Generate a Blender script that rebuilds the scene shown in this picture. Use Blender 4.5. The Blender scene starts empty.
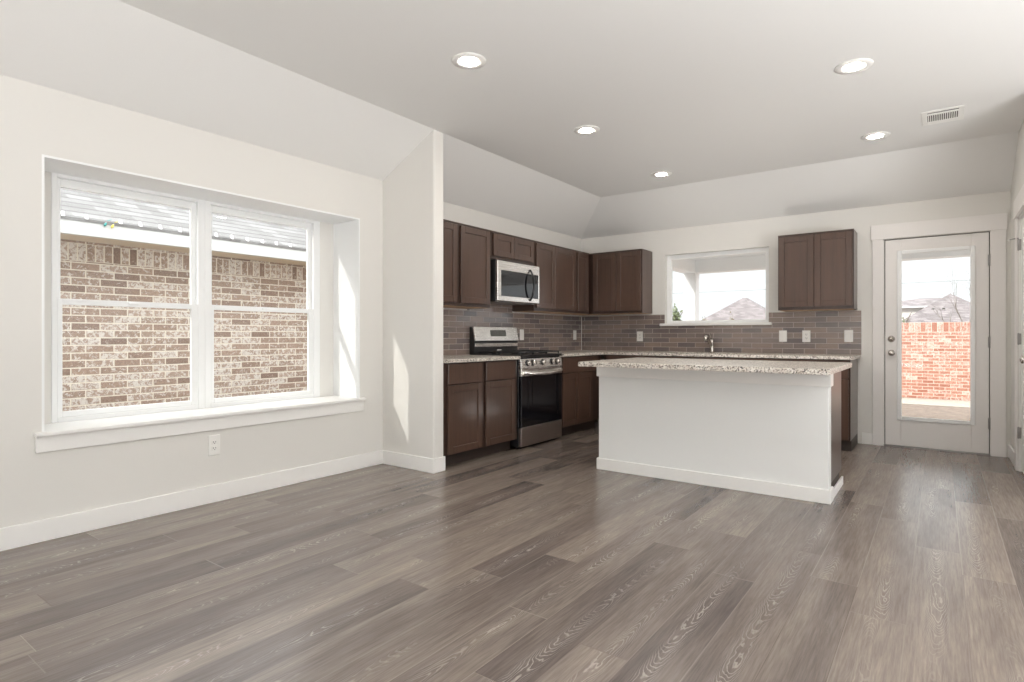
import bpy, bmesh, math, random
from mathutils import Vector, Matrix

S = bpy.context.scene
COL = S.collection
random.seed(7)

# ------------------------------------------------------------------ camera, world, sun, lights, exposure
cam_d = bpy.data.cameras.new('camera')
cam = bpy.data.objects.new('camera', cam_d)
COL.objects.link(cam)
cam.location = (0, 0, 1.11)
cam.rotation_euler = (math.radians(90), 0, math.radians(36.4))
cam_d.sensor_width = 36.0
cam_d.lens = 580.5 / 1024 * 36.0
cam_d.shift_y = -(341 - 335.8) / 1024
cam_d.clip_start = 0.05
cam_d.clip_end = 500
S.camera = cam

S.view_settings.view_transform = 'Standard'
S.view_settings.look = 'None'
S.view_settings.gamma = 1.0
S.view_settings.use_curve_mapping = False
S.view_settings.exposure = 0.17
S.render.film_transparent = False
try:
    S.cycles.max_bounces = 12
    S.cycles.diffuse_bounces = 7
    S.cycles.glossy_bounces = 5
    S.cycles.transparent_max_bounces = 12
    S.cycles.sample_clamp_indirect = 6.0
    S.cycles.use_denoising = True
except Exception:
    pass

W = bpy.data.worlds.new('overcast_sky')
S.world = W
W.use_nodes = True
wn = W.node_tree.nodes
wl = W.node_tree.links
bg = wn['Background']
bg.inputs['Strength'].default_value = 1.0
tc = wn.new('ShaderNodeTexCoord')
sp = wn.new('ShaderNodeSeparateXYZ')
wl.new(tc.outputs['Generated'], sp.inputs[0])
cr = wn.new('ShaderNodeValToRGB')
# overcast sky: the zenith is about three times as bright as the horizon
SKY = ((0.0, 1.06), (0.18, 1.10), (0.42, 2.4), (0.7, 4.0), (1.0, 4.8))
while len(cr.color_ramp.elements) < len(SKY):
    cr.color_ramp.elements.new(0.5)
for e_, (p_, v_) in zip(cr.color_ramp.elements, SKY):
    e_.position = p_
    e_.color = (v_ * 0.935, v_ * 0.95, v_ * 0.97, 1)
wl.new(sp.outputs['Z'], cr.inputs[0])
wl.new(cr.outputs[0], bg.inputs['Color'])


def lamp(name, kind, loc, energy, color=(1, 1, 1), rot=(0, 0, 0), **kw):
    d = bpy.data.lights.new(name, kind)
    d.energy = energy
    d.color = color
    for k, v in kw.items():
        setattr(d, k, v)
    o = bpy.data.objects.new(name, d)
    o.location = loc
    o.rotation_euler = rot
    COL.objects.link(o)
    return o


sun_dir = Vector((0.335, 1.0, -0.57))
sun = lamp('sun', 'SUN', (-10, -20, 20), 2.0, (1.0, 0.95, 0.88), angle=math.radians(0.6))
sun.rotation_euler = sun_dir.to_track_quat('-Z', 'Y').to_euler()
# unseen fill lights added to brighten the room; no fixtures stand there
# set low, out of view beside and behind the camera, aimed at the ceiling
for lx, ly, le in ((2.6, -1.6, 240), (-1.2, -3.0, 55), (2.8, 1.5, 290)):
    lamp('bounce_light', 'AREA', (lx, ly, 0.40), le, (0.965, 0.985, 1.0), (math.pi, 0, 0), shape='DISK', size=1.8)

# and a weak added fill hidden on the floor behind the island
lamp('bounce_light', 'AREA', (-1.6, 5.65, 0.15), 11, (1.0, 0.97, 0.93), (math.pi, 0, 0), shape='DISK', size=1.0)

LENS_POWER = 255.0


# ------------------------------------------------------------------ node helpers
def mat(name):
    m = bpy.data.materials.new(name)
    m.use_nodes = True
    nt = m.node_tree
    return m, nt, nt.nodes['Principled BSDF']


def N(nt, typ, **kw):
    n = nt.nodes.new(typ)
    for k, v in kw.items():
        setattr(n, k, v)
    return n


def mth(nt, op, a, b=None, c=None):
    n = nt.nodes.new('ShaderNodeMath')
    n.operation = op
    for i, v in enumerate((a, b, c)):
        if v is None:
            continue
        if isinstance(v, (int, float)):
            n.inputs[i].default_value = v
        else:
            nt.links.new(v, n.inputs[i])
    return n.outputs[0]


def ramp(nt, fac, stops):
    r = nt.nodes.new('ShaderNodeValToRGB')
    e = r.color_ramp.elements
    while len(e) < len(stops):
        e.new(0.5)
    for i, (p, c) in enumerate(stops):
        e[i].position = p
        e[i].color = (*c, 1) if len(c) == 3 else c
    nt.links.new(fac, r.inputs[0])
    return r.outputs[0]


def mixc(nt, fac, a, b, mode='MIX'):
    n = nt.nodes.new('ShaderNodeMix')
    n.data_type = 'RGBA'
    n.blend_type = mode
    for i, v in ((0, fac), (6, a), (7, b)):
        if isinstance(v, (int, float)):
            n.inputs[i].default_value = v
        elif isinstance(v, tuple):
            n.inputs[i].default_value = (*v, 1) if len(v) == 3 else v
        else:
            nt.links.new(v, n.inputs[i])
    return n.outputs[2]


def comb(nt, x, y, z):
    n = nt.nodes.new('ShaderNodeCombineXYZ')
    for i, v in enumerate((x, y, z)):
        if isinstance(v, (int, float)):
            n.inputs[i].default_value = v
        else:
            nt.links.new(v, n.inputs[i])
    return n.outputs[0]


def objxyz(nt):
    t = nt.nodes.new('ShaderNodeTexCoord')
    s = nt.nodes.new('ShaderNodeSeparateXYZ')
    nt.links.new(t.outputs['Object'], s.inputs[0])
    return t.outputs['Object'], s.outputs[0], s.outputs[1], s.outputs[2]


def noise(nt, vec, scale, detail=3.0, rough=0.55, dist=0.0):
    n = nt.nodes.new('ShaderNodeTexNoise')
    n.inputs['Scale'].default_value = scale
    n.inputs['Detail'].default_value = detail
    n.inputs['Roughness'].default_value = rough
    n.inputs['Distortion'].default_value = dist
    if vec is not None:
        nt.links.new(vec, n.inputs['Vector'])
    return n.outputs['Fac']


def bump(nt, bsdf, height, strength, distance=0.002):
    b = nt.nodes.new('ShaderNodeBump')
    b.inputs['Strength'].default_value = strength
    b.inputs['Distance'].default_value = distance
    nt.links.new(height, b.inputs['Height'])
    nt.links.new(b.outputs[0], bsdf.inputs['Normal'])


def plain(name, col, rough=0.5, metal=0.0, spec=0.5, nscale=0.0, nbump=0.0, coat=0.0, vary=0.0):
    m, nt, b = mat(name)
    b.inputs['Base Color'].default_value = (*col, 1)
    b.inputs['Roughness'].default_value = rough
    b.inputs['Metallic'].default_value = metal
    b.inputs['Specular IOR Level'].default_value = spec
    b.inputs['Coat Weight'].default_value = coat
    if nscale:
        v, x, y, z = objxyz(nt)
        h = noise(nt, v, nscale, 3)
        if nbump:
            bump(nt, b, h, nbump)
        if vary:
            lo = tuple(c * (1 - vary) for c in col)
            hi = tuple(min(1, c * (1 + vary)) for c in col)
            nt.links.new(ramp(nt, h, [(0.3, lo), (0.7, hi)]), b.inputs['Base Color'])
    return m


M = {}
M['wall'] = plain('wall_paint', (0.715, 0.70, 0.668), 0.6, nscale=90, nbump=0.12, spec=0.3)
M['ceiling'] = plain('ceiling_paint', (0.77, 0.765, 0.75), 0.7, nscale=120, nbump=0.12, spec=0.2)
M['island'] = plain('island_paint', (0.78, 0.785, 0.775), 0.55, nscale=90, nbump=0.10, spec=0.3)
M['trim'] = plain('trim_paint', (0.82, 0.81, 0.79), 0.35, nscale=30, nbump=0.02)
M['vinyl'] = plain('window_vinyl', (0.85, 0.86, 0.86), 0.35, nscale=30, nbump=0.01)
M['doorpaint'] = plain('door_paint', (0.78, 0.755, 0.735), 0.38, nscale=40, nbump=0.02)
M['plastic'] = plain('white_plastic', (0.84, 0.83, 0.8), 0.3, nscale=30, nbump=0.01)
M['slot'] = plain('outlet_slot', (0.05, 0.045, 0.04), 0.6, nscale=30, nbump=0.01)
M['chrome'] = plain('brushed_nickel', (0.62, 0.58, 0.54), 0.25, 1.0, nscale=200, nbump=0.03)
M['hinge'] = plain('hinge_metal', (0.33, 0.315, 0.31), 0.35, 1.0, nscale=200, nbump=0.03)
M['black'] = plain('black_enamel', (0.012, 0.012, 0.013), 0.3, nscale=60, nbump=0.02)
M['iron'] = plain('cast_iron', (0.02, 0.02, 0.021), 0.55, nscale=300, nbump=0.2)
M['blackglass'] = plain('black_glass', (0.008, 0.008, 0.010), 0.04, spec=0.7, nscale=5, nbump=0.0)
M['rubber'] = plain('white_rubber', (0.85, 0.84, 0.82), 0.5, nscale=60, nbump=0.05)
M['gutter'] = plain('gutter_white', (0.66, 0.66, 0.65), 0.4, nscale=10, nbump=0.02)
M['cream'] = plain('soffit_cream', (0.72, 0.62, 0.47), 0.6, nscale=40, nbump=0.05)
M['patio'] = plain('patio_white', (0.84, 0.85, 0.86), 0.6, nscale=60, nbump=0.08)
M['concrete'] = plain('concrete', (0.52, 0.50, 0.47), 0.85, nscale=18, nbump=0.2, vary=0.12)
M['pale_wall'] = plain('pale_siding', (0.80, 0.78, 0.74), 0.7, nscale=18, nbump=0.1)
M['wire'] = plain('cable_sheath', (0.30, 0.31, 0.33), 0.6, nscale=18, nbump=0.02)
M['bark'] = plain('bark', (0.20, 0.17, 0.15), 0.9, nscale=30, nbump=0.4, vary=0.3)
M['clip'] = plain('clip_white', (0.90, 0.90, 0.90), 0.4, nscale=30, nbump=0.01)
M['green_bulb'] = plain('green_bulb_glass', (0.04, 0.28, 0.26), 0.2, nscale=30, nbump=0.01)
M['yellow_bulb'] = plain('yellow_bulb_glass', (0.75, 0.60, 0.10), 0.2, nscale=30, nbump=0.01)
M['display'] = plain('display_glass', (0.10, 0.10, 0.09), 0.12, nscale=120, nbump=0.0, vary=0.5)


def stainless(name, col, rough, ax):
    m, nt, b = mat(name)
    v, x, y, z = objxyz(nt)
    vec = comb(nt, mth(nt, 'MULTIPLY', x, 4.0), mth(nt, 'MULTIPLY', y, 4.0 if ax == 'y' else 400.0), mth(nt, 'MULTIPLY', z, 900.0))
    h = noise(nt, vec, 1.0, 2)
    b.inputs['Base Color'].default_value = (*col, 1)
    b.inputs['Metallic'].default_value = 1.0
    rr = nt.nodes.new('ShaderNodeMapRange')
    nt.links.new(h, rr.inputs[0])
    rr.inputs[3].default_value = rough * 0.75
    rr.inputs[4].default_value = rough * 1.3
    nt.links.new(rr.outputs[0], b.inputs['Roughness'])
    return m


M['steel'] = stainless('stainless_steel', (0.90, 0.88, 0.85), 0.26, 'y')
M['steel_dark'] = stainless('stainless_drawer_steel', (0.50, 0.45, 0.42), 0.34, 'y')


def glass_mat(name, tint=(0.97, 0.985, 0.98)):
    m = bpy.data.materials.new(name)
    m.use_nodes = True
    nt = m.node_tree
    nt.nodes.remove(nt.nodes['Principled BSDF'])
    out = nt.nodes['Material Output']
    t = nt.nodes.new('ShaderNodeBsdfTransparent')
    t.inputs[0].default_value = (*tint, 1)
    g = nt.nodes.new('ShaderNodeBsdfGlossy')
    g.inputs['Roughness'].default_value = 0.02
    g.inputs[0].default_value = (0.9, 0.95, 1, 1)
    ge = nt.nodes.new('ShaderNodeNewGeometry')
    dt = nt.nodes.new('ShaderNodeVectorMath')
    dt.operation = 'DOT_PRODUCT'
    nt.links.new(ge.outputs['Normal'], dt.inputs[0])
    nt.links.new(ge.outputs['Incoming'], dt.inputs[1])
    inv = mth(nt, 'SUBTRACT', 1.0, mth(nt, 'ABSOLUTE', dt.outputs['Value']))
    fres = mth(nt, 'ADD', 0.02, mth(nt, 'MULTIPLY', mth(nt, 'POWER', inv, 5.0), 0.6))
    mx = nt.nodes.new('ShaderNodeMixShader')
    nt.links.new(fres, mx.inputs[0])
    nt.links.new(t.outputs[0], mx.inputs[1])
    nt.links.new(g.outputs[0], mx.inputs[2])
    nt.links.new(mx.outputs[0], out.inputs[0])
    return m


M['glass'] = glass_mat('window_glass')


def emis(name, col, strength):
    m = bpy.data.materials.new(name)
    m.use_nodes = True
    nt = m.node_tree
    nt.nodes.remove(nt.nodes['Principled BSDF'])
    e = nt.nodes.new('ShaderNodeEmission')
    e.inputs[0].default_value = (*col, 1)
    e.inputs[1].default_value = strength
    nt.links.new(e.outputs[0], nt.nodes['Material Output'].inputs[0])
    return m


M['lens'] = emis('lit_lens', (1.0, 0.93, 0.84), LENS_POWER)


def wood_cab(name, base):
    m, nt, b = mat(name)
    v, x, y, z = objxyz(nt)
    hor = mth(nt, 'ADD', mth(nt, 'MULTIPLY', x, 22.0), mth(nt, 'MULTIPLY', y, 22.0))
    vec = comb(nt, hor, mth(nt, 'MULTIPLY', mth(nt, 'SUBTRACT', x, y), 22.0), mth(nt, 'MULTIPLY', z, 1.6))
    f1 = noise(nt, vec, 1.0, 4, 0.6, 0.6)
    vec2 = comb(nt, mth(nt, 'MULTIPLY', x, 3.0), mth(nt, 'MULTIPLY', y, 3.0), mth(nt, 'MULTIPLY', z, 1.5))
    f2 = noise(nt, vec2, 1.0, 2)
    f = mth(nt, 'ADD', mth(nt, 'MULTIPLY', f1, 0.6), mth(nt, 'MULTIPLY', f2, 0.4))
    lo = tuple(c * 0.78 for c in base)
    hi = tuple(c * 1.28 for c in base)
    nt.links.new(ramp(nt, f, [(0.32, lo), (0.68, hi)]), b.inputs['Base Color'])
    b.inputs['Roughness'].default_value = 0.32
    b.inputs['Specular IOR Level'].default_value = 0.45
    b.inputs['Coat Weight'].default_value = 0.35
    b.inputs['Coat Roughness'].default_value = 0.16
    bump(nt, b, f1, 0.03, 0.001)
    return m


M['cab'] = wood_cab('espresso_stained_maple', (0.072, 0.040, 0.028))
M['cab_frame'] = wood_cab('espresso_face_frame', (0.040, 0.022, 0.016))  # same wood darkened, so the shade in the door gaps is in its colour
M['cab_raw'] = plain('cabinet_underside_maple', (0.42, 0.27, 0.16), 0.55, nscale=14, nbump=0.05, vary=0.15)
M['toe'] = plain('toe_kick_board', (0.035, 0.022, 0.017), 0.6, nscale=40, nbump=0.05)


def granite():
    m, nt, b = mat('speckled_granite')
    v, x, y, z = objxyz(nt)
    vo = nt.nodes.new('ShaderNodeTexVoronoi')
    vo.inputs['Scale'].default_value = 150
    nt.links.new(v, vo.inputs['Vector'])
    sep = nt.nodes.new('ShaderNodeSeparateColor')
    nt.links.new(vo.outputs['Color'], sep.inputs[0])
    c1 = ramp(nt, sep.outputs[0], [(0.0, (0.05, 0.045, 0.045)), (0.12, (0.07, 0.06, 0.06)), (0.15, (0.33, 0.29, 0.26)),
                                   (0.34, (0.42, 0.37, 0.33)), (0.40, (0.72, 0.69, 0.64)), (1.0, (0.86, 0.84, 0.80))])
    n1 = noise(nt, v, 22, 4)
    c2 = ramp(nt, n1, [(0.35, (0.60, 0.52, 0.46)), (0.6, (0.84, 0.81, 0.77))])
    nt.links.new(mixc(nt, 0.6, c1, mixc(nt, 1.0, c1, c2, 'MULTIPLY')), b.inputs['Base Color'])
    b.inputs['Roughness'].default_value = 0.34
    return m


M['granite'] = granite()


def floor_mat():
    m, nt, b = mat('oak_plank_floor')
    v, x, y, z = objxyz(nt)
    PW, PL = 0.1886, 1.5
    xs = mth(nt, 'DIVIDE', mth(nt, 'ADD', x, 0.482 + 20 * PW), PW)
    ci = mth(nt, 'FLOOR', xs)
    fx = mth(nt, 'SUBTRACT', xs, ci)
    wn1 = nt.nodes.new('ShaderNodeTexWhiteNoise')
    wn1.noise_dimensions = '1D'
    nt.links.new(ci, wn1.inputs['W'])
    ys = mth(nt, 'ADD', mth(nt, 'DIVIDE', mth(nt, 'ADD', y, 30.0), PL), mth(nt, 'MULTIPLY', wn1.outputs['Value'], 7.0))
    cj = mth(nt, 'FLOOR', ys)
    fy = mth(nt, 'SUBTRACT', ys, cj)
    idv = comb(nt, ci, cj, 0.0)
    wn2 = nt.nodes.new('ShaderNodeTexWhiteNoise')
    wn2.noise_dimensions = '3D'
    nt.links.new(idv, wn2.inputs['Vector'])
    rnd = wn2.outputs['Value']
    sc = nt.nodes.new('ShaderNodeSeparateColor')
    nt.links.new(wn2.outputs['Color'], sc.inputs[0])
    r2, r3 = sc.outputs[1], sc.outputs[2]
    # cathedral grain: pale chevron lines down the heart of each plank, different on each plank
    u = mth(nt, 'MULTIPLY', mth(nt, 'ADD', mth(nt, 'SUBTRACT', fx, 0.5), mth(nt, 'MULTIPLY', mth(nt, 'SUBTRACT', r2, 0.5), 0.45)), PW)
    wob = noise(nt, comb(nt, mth(nt, 'MULTIPLY', x, 9.0), mth(nt, 'MULTIPLY', y, 2.2), mth(nt, 'MULTIPLY', r3, 91.0)), 1.0, 2.0, 0.5)
    jit = noise(nt, comb(nt, mth(nt, 'MULTIPLY', x, 50.0), mth(nt, 'MULTIPLY', y, 14.0), 3.0), 1.0, 2)
    sgn = mth(nt, 'SUBTRACT', mth(nt, 'MULTIPLY', mth(nt, 'GREATER_THAN', r3, 0.5), 2.0), 1.0)
    ph = mth(nt, 'ADD', mth(nt, 'ADD', mth(nt, 'MULTIPLY', mth(nt, 'MULTIPLY', y, sgn), 15.0), mth(nt, 'MULTIPLY', mth(nt, 'MULTIPLY', u, u), 2300.0)),
             mth(nt, 'ADD', mth(nt, 'MULTIPLY', wob, 15.0), mth(nt, 'MULTIPLY', jit, 1.6)))
    ring = mth(nt, 'FRACT', mth(nt, 'ADD', ph, 900.0))
    lines = ramp(nt, ring, [(0.0, (0, 0, 0)), (0.08, (1, 1, 1)), (0.16, (0.9, 0.9, 0.9)), (0.34, (0.05, 0.05, 0.05)), (1.0, (0, 0, 0))])
    patch = noise(nt, comb(nt, mth(nt, 'MULTIPLY', ci, 3.1), mth(nt, 'MULTIPLY', y, 1.5), rnd), 1.0, 1)
    au = mth(nt, 'MULTIPLY', mth(nt, 'ABSOLUTE', mth(nt, 'ADD', u, mth(nt, 'MULTIPLY', mth(nt, 'SUBTRACT', wob, 0.5), 0.03))), 12.0)
    lm = mth(nt, 'MULTIPLY', mth(nt, 'MULTIPLY', lines, ramp(nt, patch, [(0.40, (0.0, 0.0, 0.0)), (0.62, (1, 1, 1))])), ramp(nt, au, [(0.15, (1, 1, 1)), (0.55, (0.0, 0.0, 0.0))]))
    fine = noise(nt, comb(nt, mth(nt, 'MULTIPLY', x, 120.0), mth(nt, 'MULTIPLY', y, 6.0), mth(nt, 'MULTIPLY', rnd, 9.0)), 1.0, 3, 0.65)
    cloud = noise(nt, comb(nt, mth(nt, 'MULTIPLY', x, 7.0), mth(nt, 'MULTIPLY', y, 1.0), mth(nt, 'MULTIPLY', rnd, 31.0)), 1.0, 3)
    tone = mth(nt, 'ADD', mth(nt, 'MULTIPLY', rnd, 0.30), mth(nt, 'MULTIPLY', cloud, 0.70))
    base = ramp(nt, tone, [(0.26, (0.104, 0.083, 0.076)), (0.42, (0.155, 0.126, 0.110)), (0.57, (0.205, 0.169, 0.144)), (0.74, (0.255, 0.210, 0.178))])
    fi = ramp(nt, fine, [(0.3, (0.76, 0.75, 0.74)), (0.7, (1.22, 1.22, 1.22))])
    base = mixc(nt, 1.0, base, fi, 'MULTIPLY')
    col = mixc(nt, mth(nt, 'MULTIPLY', lm, 0.62), base, (0.46, 0.41, 0.37))
    # joints; the pale ones have the glint on the plank bevels painted in
    ex = mth(nt, 'MINIMUM', fx, mth(nt, 'SUBTRACT', 1.0, fx))
    ey = mth(nt, 'MULTIPLY', mth(nt, 'MINIMUM', fy, mth(nt, 'SUBTRACT', 1.0, fy)), PL / PW)
    e = mth(nt, 'MINIMUM', ex, ey)
    seam = ramp(nt, mth(nt, 'MULTIPLY', e, 40.0), [(0.0, (1, 1, 1)), (0.35, (0.8, 0.8, 0.8)), (0.75, (0, 0, 0))])
    sc2 = mixc(nt, r2, (0.10, 0.075, 0.06), (0.36, 0.31, 0.27))
    col = mixc(nt, mth(nt, 'MULTIPLY', seam, 0.75), col, sc2)
    nt.links.new(col, b.inputs['Base Color'])
    b.inputs['Roughness'].default_value = 0.27
    b.inputs['Specular IOR Level'].default_value = 0.55
    bump(nt, b, mth(nt, 'SUBTRACT', 1.0, seam), 0.10, 0.002)
    return m


M['floor'] = floor_mat()


def tile_mat(name, axis, zoff, aoff):
    """glass subway tile backsplash, running bond; axis = the horizontal axis of the wall"""
    m, nt, b = mat(name)
    v, x, y, z = objxyz(nt)
    h = x if axis == 'x' else y
    RH, TL = 0.057, 0.2165
    rs = mth(nt, 'DIVIDE', mth(nt, 'ADD', z, zoff), RH)
    ri = mth(nt, 'FLOOR', rs)
    fz = mth(nt, 'SUBTRACT', rs, ri)
    half = mth(nt, 'MULTIPLY', mth(nt, 'MODULO', ri, 2.0), 0.5)
    ts = mth(nt, 'ADD', mth(nt, 'DIVIDE', mth(nt, 'ADD', h, 20.0 + aoff), TL), half)
    ti = mth(nt, 'FLOOR', ts)
    ft = mth(nt, 'SUBTRACT', ts, ti)
    w = nt.nodes.new('ShaderNodeTexWhiteNoise')
    w.noise_dimensions = '3D'
    nt.links.new(comb(nt, ti, ri, 1.0), w.inputs['Vector'])
    col = ramp(nt, w.outputs['Value'], [(0.0, (0.125, 0.104, 0.102)), (0.25, (0.158, 0.129, 0.121)), (0.5, (0.215, 0.165, 0.145)), (0.75, (0.255, 0.19, 0.162)), (1.0, (0.185, 0.155, 0.145))])
    streak = noise(nt, comb(nt, mth(nt, 'MULTIPLY', x, 14.0), mth(nt, 'MULTIPLY', y, 14.0), mth(nt, 'MULTIPLY', z, 160.0)), 1.0, 2)
    col = mixc(nt, 1.0, col, ramp(nt, streak, [(0.3, (0.88, 0.88, 0.88)), (0.7, (1.1, 1.1, 1.1))]), 'MULTIPLY')
    ez = mth(nt, 'MULTIPLY', mth(nt, 'MINIMUM', fz, mth(nt, 'SUBTRACT', 1.0, fz)), RH)
    et = mth(nt, 'MULTIPLY', mth(nt, 'MINIMUM', ft, mth(nt, 'SUBTRACT', 1.0, ft)), TL)
    e = mth(nt, 'MINIMUM', ez, et)
    g = mth(nt, 'LESS_THAN', e, 0.0021)
    nt.links.new(mixc(nt, g, col, (0.47, 0.41, 0.37)), b.inputs['Base Color'])
    nt.links.new(mth(nt, 'ADD', mth(nt, 'MULTIPLY', g, 0.5), 0.12), b.inputs['Roughness'])
    b.inputs['Specular IOR Level'].default_value = 0.85
    tilt = mth(nt, 'MULTIPLY', w.outputs['Value'], 0.0)
    edge = ramp(nt, mth(nt, 'MULTIPLY', e, 200.0), [(0.2, (0, 0, 0)), (0.9, (1, 1, 1))])
    bump(nt, b, edge, 0.25, 0.002)
    return m


M['tile_back'] = tile_mat('glass_tile_grey_brown_back', 'x', -0.914 + 0.57 * 3, 0.02)
M['tile_left'] = tile_mat('glass_tile_grey_brown_side', 'y', -0.914 + 0.57 * 3, 0.07)


def brick_mat(name, axis, course, length, cols, mortar, white=0.0, soldier=None, z0=0.0, sw=0.071):
    """bricks in running bond, with a soldier course between two heights"""
    m, nt, b = mat(name)
    v, x, y, z = objxyz(nt)
    h = x if axis == 'x' else y

    def bond(hh, zz, ln, cr, stagger):
        rs = mth(nt, 'DIVIDE', mth(nt, 'ADD', zz, 10 * cr - z0), cr)
        ri = mth(nt, 'FLOOR', rs)
        fz = mth(nt, 'SUBTRACT', rs, ri)
        st = mth(nt, 'MULTIPLY', mth(nt, 'MODULO', ri, 2.0), stagger)
        ts = mth(nt, 'ADD', mth(nt, 'DIVIDE', mth(nt, 'ADD', hh, 60.0), ln), st)
        ti = mth(nt, 'FLOOR', ts)
        ft = mth(nt, 'SUBTRACT', ts, ti)
        ez = mth(nt, 'MULTIPLY', mth(nt, 'MINIMUM', fz, mth(nt, 'SUBTRACT', 1.0, fz)), cr)
        et = mth(nt, 'MULTIPLY', mth(nt, 'MINIMUM', ft, mth(nt, 'SUBTRACT', 1.0, ft)), ln)
        w = nt.nodes.new('ShaderNodeTexWhiteNoise')
        w.noise_dimensions = '3D'
        nt.links.new(comb(nt, ti, ri, stagger), w.inputs['Vector'])
        return mth(nt, 'MINIMUM', ez, et), w.outputs['Value']

    e, rv = bond(h, z, length, course, 0.5)
    if soldier:
        e2, rv2 = bond(h, mth(nt, 'SUBTRACT', z, soldier[0] - z0), sw, soldier[1] - soldier[0], 0.0)
        ins = mth(nt, 'MULTIPLY', mth(nt, 'GREATER_THAN', z, soldier[0]), mth(nt, 'LESS_THAN', z, soldier[1]))

        def sel(a, c):
            return mth(nt, 'ADD', mth(nt, 'MULTIPLY', c, ins), mth(nt, 'MULTIPLY', a, mth(nt, 'SUBTRACT', 1.0, ins)))
        e = sel(e, e2)
        rv = sel(rv, rv2)
    k = len(cols) - 1
    col = ramp(nt, rv, [(i / k, c) for i, c in enumerate(cols)])
    n1 = noise(nt, v, 45, 4, 0.7)
    col = mixc(nt, 1.0, col, ramp(nt, n1, [(0.25, (0.72, 0.72, 0.72)), (0.75, (1.25, 1.25, 1.25))]), 'MULTIPLY')
    if white:
        n2 = noise(nt, v, 26, 5, 0.75, 0.8)
        wm = mth(nt, 'MULTIPLY', ramp(nt, mth(nt, 'ADD', n2, mth(nt, 'MULTIPLY', rv, 0.16)), [(0.60, (0, 0, 0)), (0.66, (1, 1, 1))]), white)
        col = mixc(nt, wm, col, (0.74, 0.69, 0.64))
    g = ramp(nt, mth(nt, 'MULTIPLY', e, 100.0), [(0.45, (1, 1, 1)), (0.65, (0, 0, 0))])
    nt.links.new(mixc(nt, g, col, mortar), b.inputs['Base Color'])
    b.inputs['Roughness'].default_value = 0.9
    b.inputs['Specular IOR Level'].default_value = 0.15
    bump(nt, b, mth(nt, 'ADD', mth(nt, 'SUBTRACT', 1.0, g), mth(nt, 'MULTIPLY', n1, 0.4)), 0.5, 0.006)
    return m


M['brick_house'] = brick_mat('weathered_brown_brick', 'y', 0.0695, 0.23,
                             [(0.27, 0.19, 0.15), (0.40, 0.29, 0.23), (0.35, 0.255, 0.20), (0.46, 0.345, 0.28), (0.38, 0.28, 0.225)],
                             (0.78, 0.71, 0.61), 0.85, (1.80, 1.965), 0.605)
M['brick_fence'] = brick_mat('red_fence_brick', 'x', 0.076, 0.215,
                             [(0.35, 0.145, 0.10), (0.44, 0.21, 0.15), (0.38, 0.17, 0.12), (0.48, 0.255, 0.19)],
                             (0.66, 0.53, 0.45), 0.45, (1.20, 1.43), -0.4, 0.11)


def shingle(name, cols, axis, course):
    m, nt, b = mat(name)
    v, x, y, z = objxyz(nt)
    rs = mth(nt, 'DIVIDE', mth(nt, 'ADD', z, 20.0), course)
    ri = mth(nt, 'FLOOR', rs)
    fz = mth(nt, 'SUBTRACT', rs, ri)
    h = y if axis == 'y' else mth(nt, 'ADD', x, mth(nt, 'MULTIPLY', y, 0.7))
    w = nt.nodes.new('ShaderNodeTexWhiteNoise')
    w.noise_dimensions = '3D'
    ti = mth(nt, 'FLOOR', mth(nt, 'ADD', mth(nt, 'DIVIDE', h, course * 3.2), mth(nt, 'MULTIPLY', ri, 0.37)))
    nt.links.new(comb(nt, ti, ri, 0.0), w.inputs['Vector'])
    n1 = noise(nt, v, 40, 3)
    f = mth(nt, 'ADD', mth(nt, 'MULTIPLY', w.outputs['Value'], 0.5), mth(nt, 'MULTIPLY', n1, 0.5))
    col = ramp(nt, f, [(0.25, cols[0]), (0.75, cols[1])])
    dark = mth(nt, 'LESS_THAN', fz, 0.22)
    nt.links.new(mixc(nt, mth(nt, 'MULTIPLY', dark, 0.55), col, tuple(c * 0.45 for c in cols[0])), b.inputs['Base Color'])
    b.inputs['Roughness'].default_value = 0.95
    b.inputs['Specular IOR Level'].default_value = 0.1
    bump(nt, b, fz, 0.4, 0.01)
    return m


M['shingle_near'] = shingle('grey_shingles', ((0.20, 0.19, 0.185), (0.29, 0.28, 0.275)), 'y', 0.062)
M['shingle_far'] = shingle('taupe_shingles', ((0.17, 0.147, 0.146), (0.28, 0.247, 0.246)), 'x', 0.13)
M['side_path'] = plain('pale_concrete', (0.66, 0.64, 0.60), 0.85, nscale=18, nbump=0.2, vary=0.08)
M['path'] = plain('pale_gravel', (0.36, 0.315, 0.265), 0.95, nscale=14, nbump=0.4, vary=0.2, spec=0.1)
M['dirt'] = plain('bare_dirt', (0.20, 0.155, 0.125), 0.95, nscale=9, nbump=0.5, vary=0.3, spec=0.1)


def leaf_mat(name, c0, c1):
    m, nt, b = mat(name)
    v, x, y, z = objxyz(nt)
    n1 = noise(nt, v, 5, 2)
    nt.links.new(ramp(nt, n1, [(0.3, c0), (0.7, c1)]), b.inputs['Base Color'])
    b.inputs['Roughness'].default_value = 0.7
    return m


M['leaf_dark'] = leaf_mat('evergreen_leaves', (0.10, 0.13, 0.07), (0.22, 0.25, 0.13))
M['leaf_olive'] = leaf_mat('olive_leaves', (0.22, 0.21, 0.11), (0.40, 0.36, 0.20))


# ------------------------------------------------------------------ mesh builder
def lf(a, b, c):      # run along the left (kitchen) wall: a = y, b = z, c = out from the wall
    return Vector((XK + c, a, b))


def bk(a, b, c):      # run along the back wall: a = x, b = z, c = out from the wall
    return Vector((a, YB - c, b))


def wd(x, y, z):
    return Vector((x, y, z))


ORG = {}              # world origin of every built object


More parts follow.
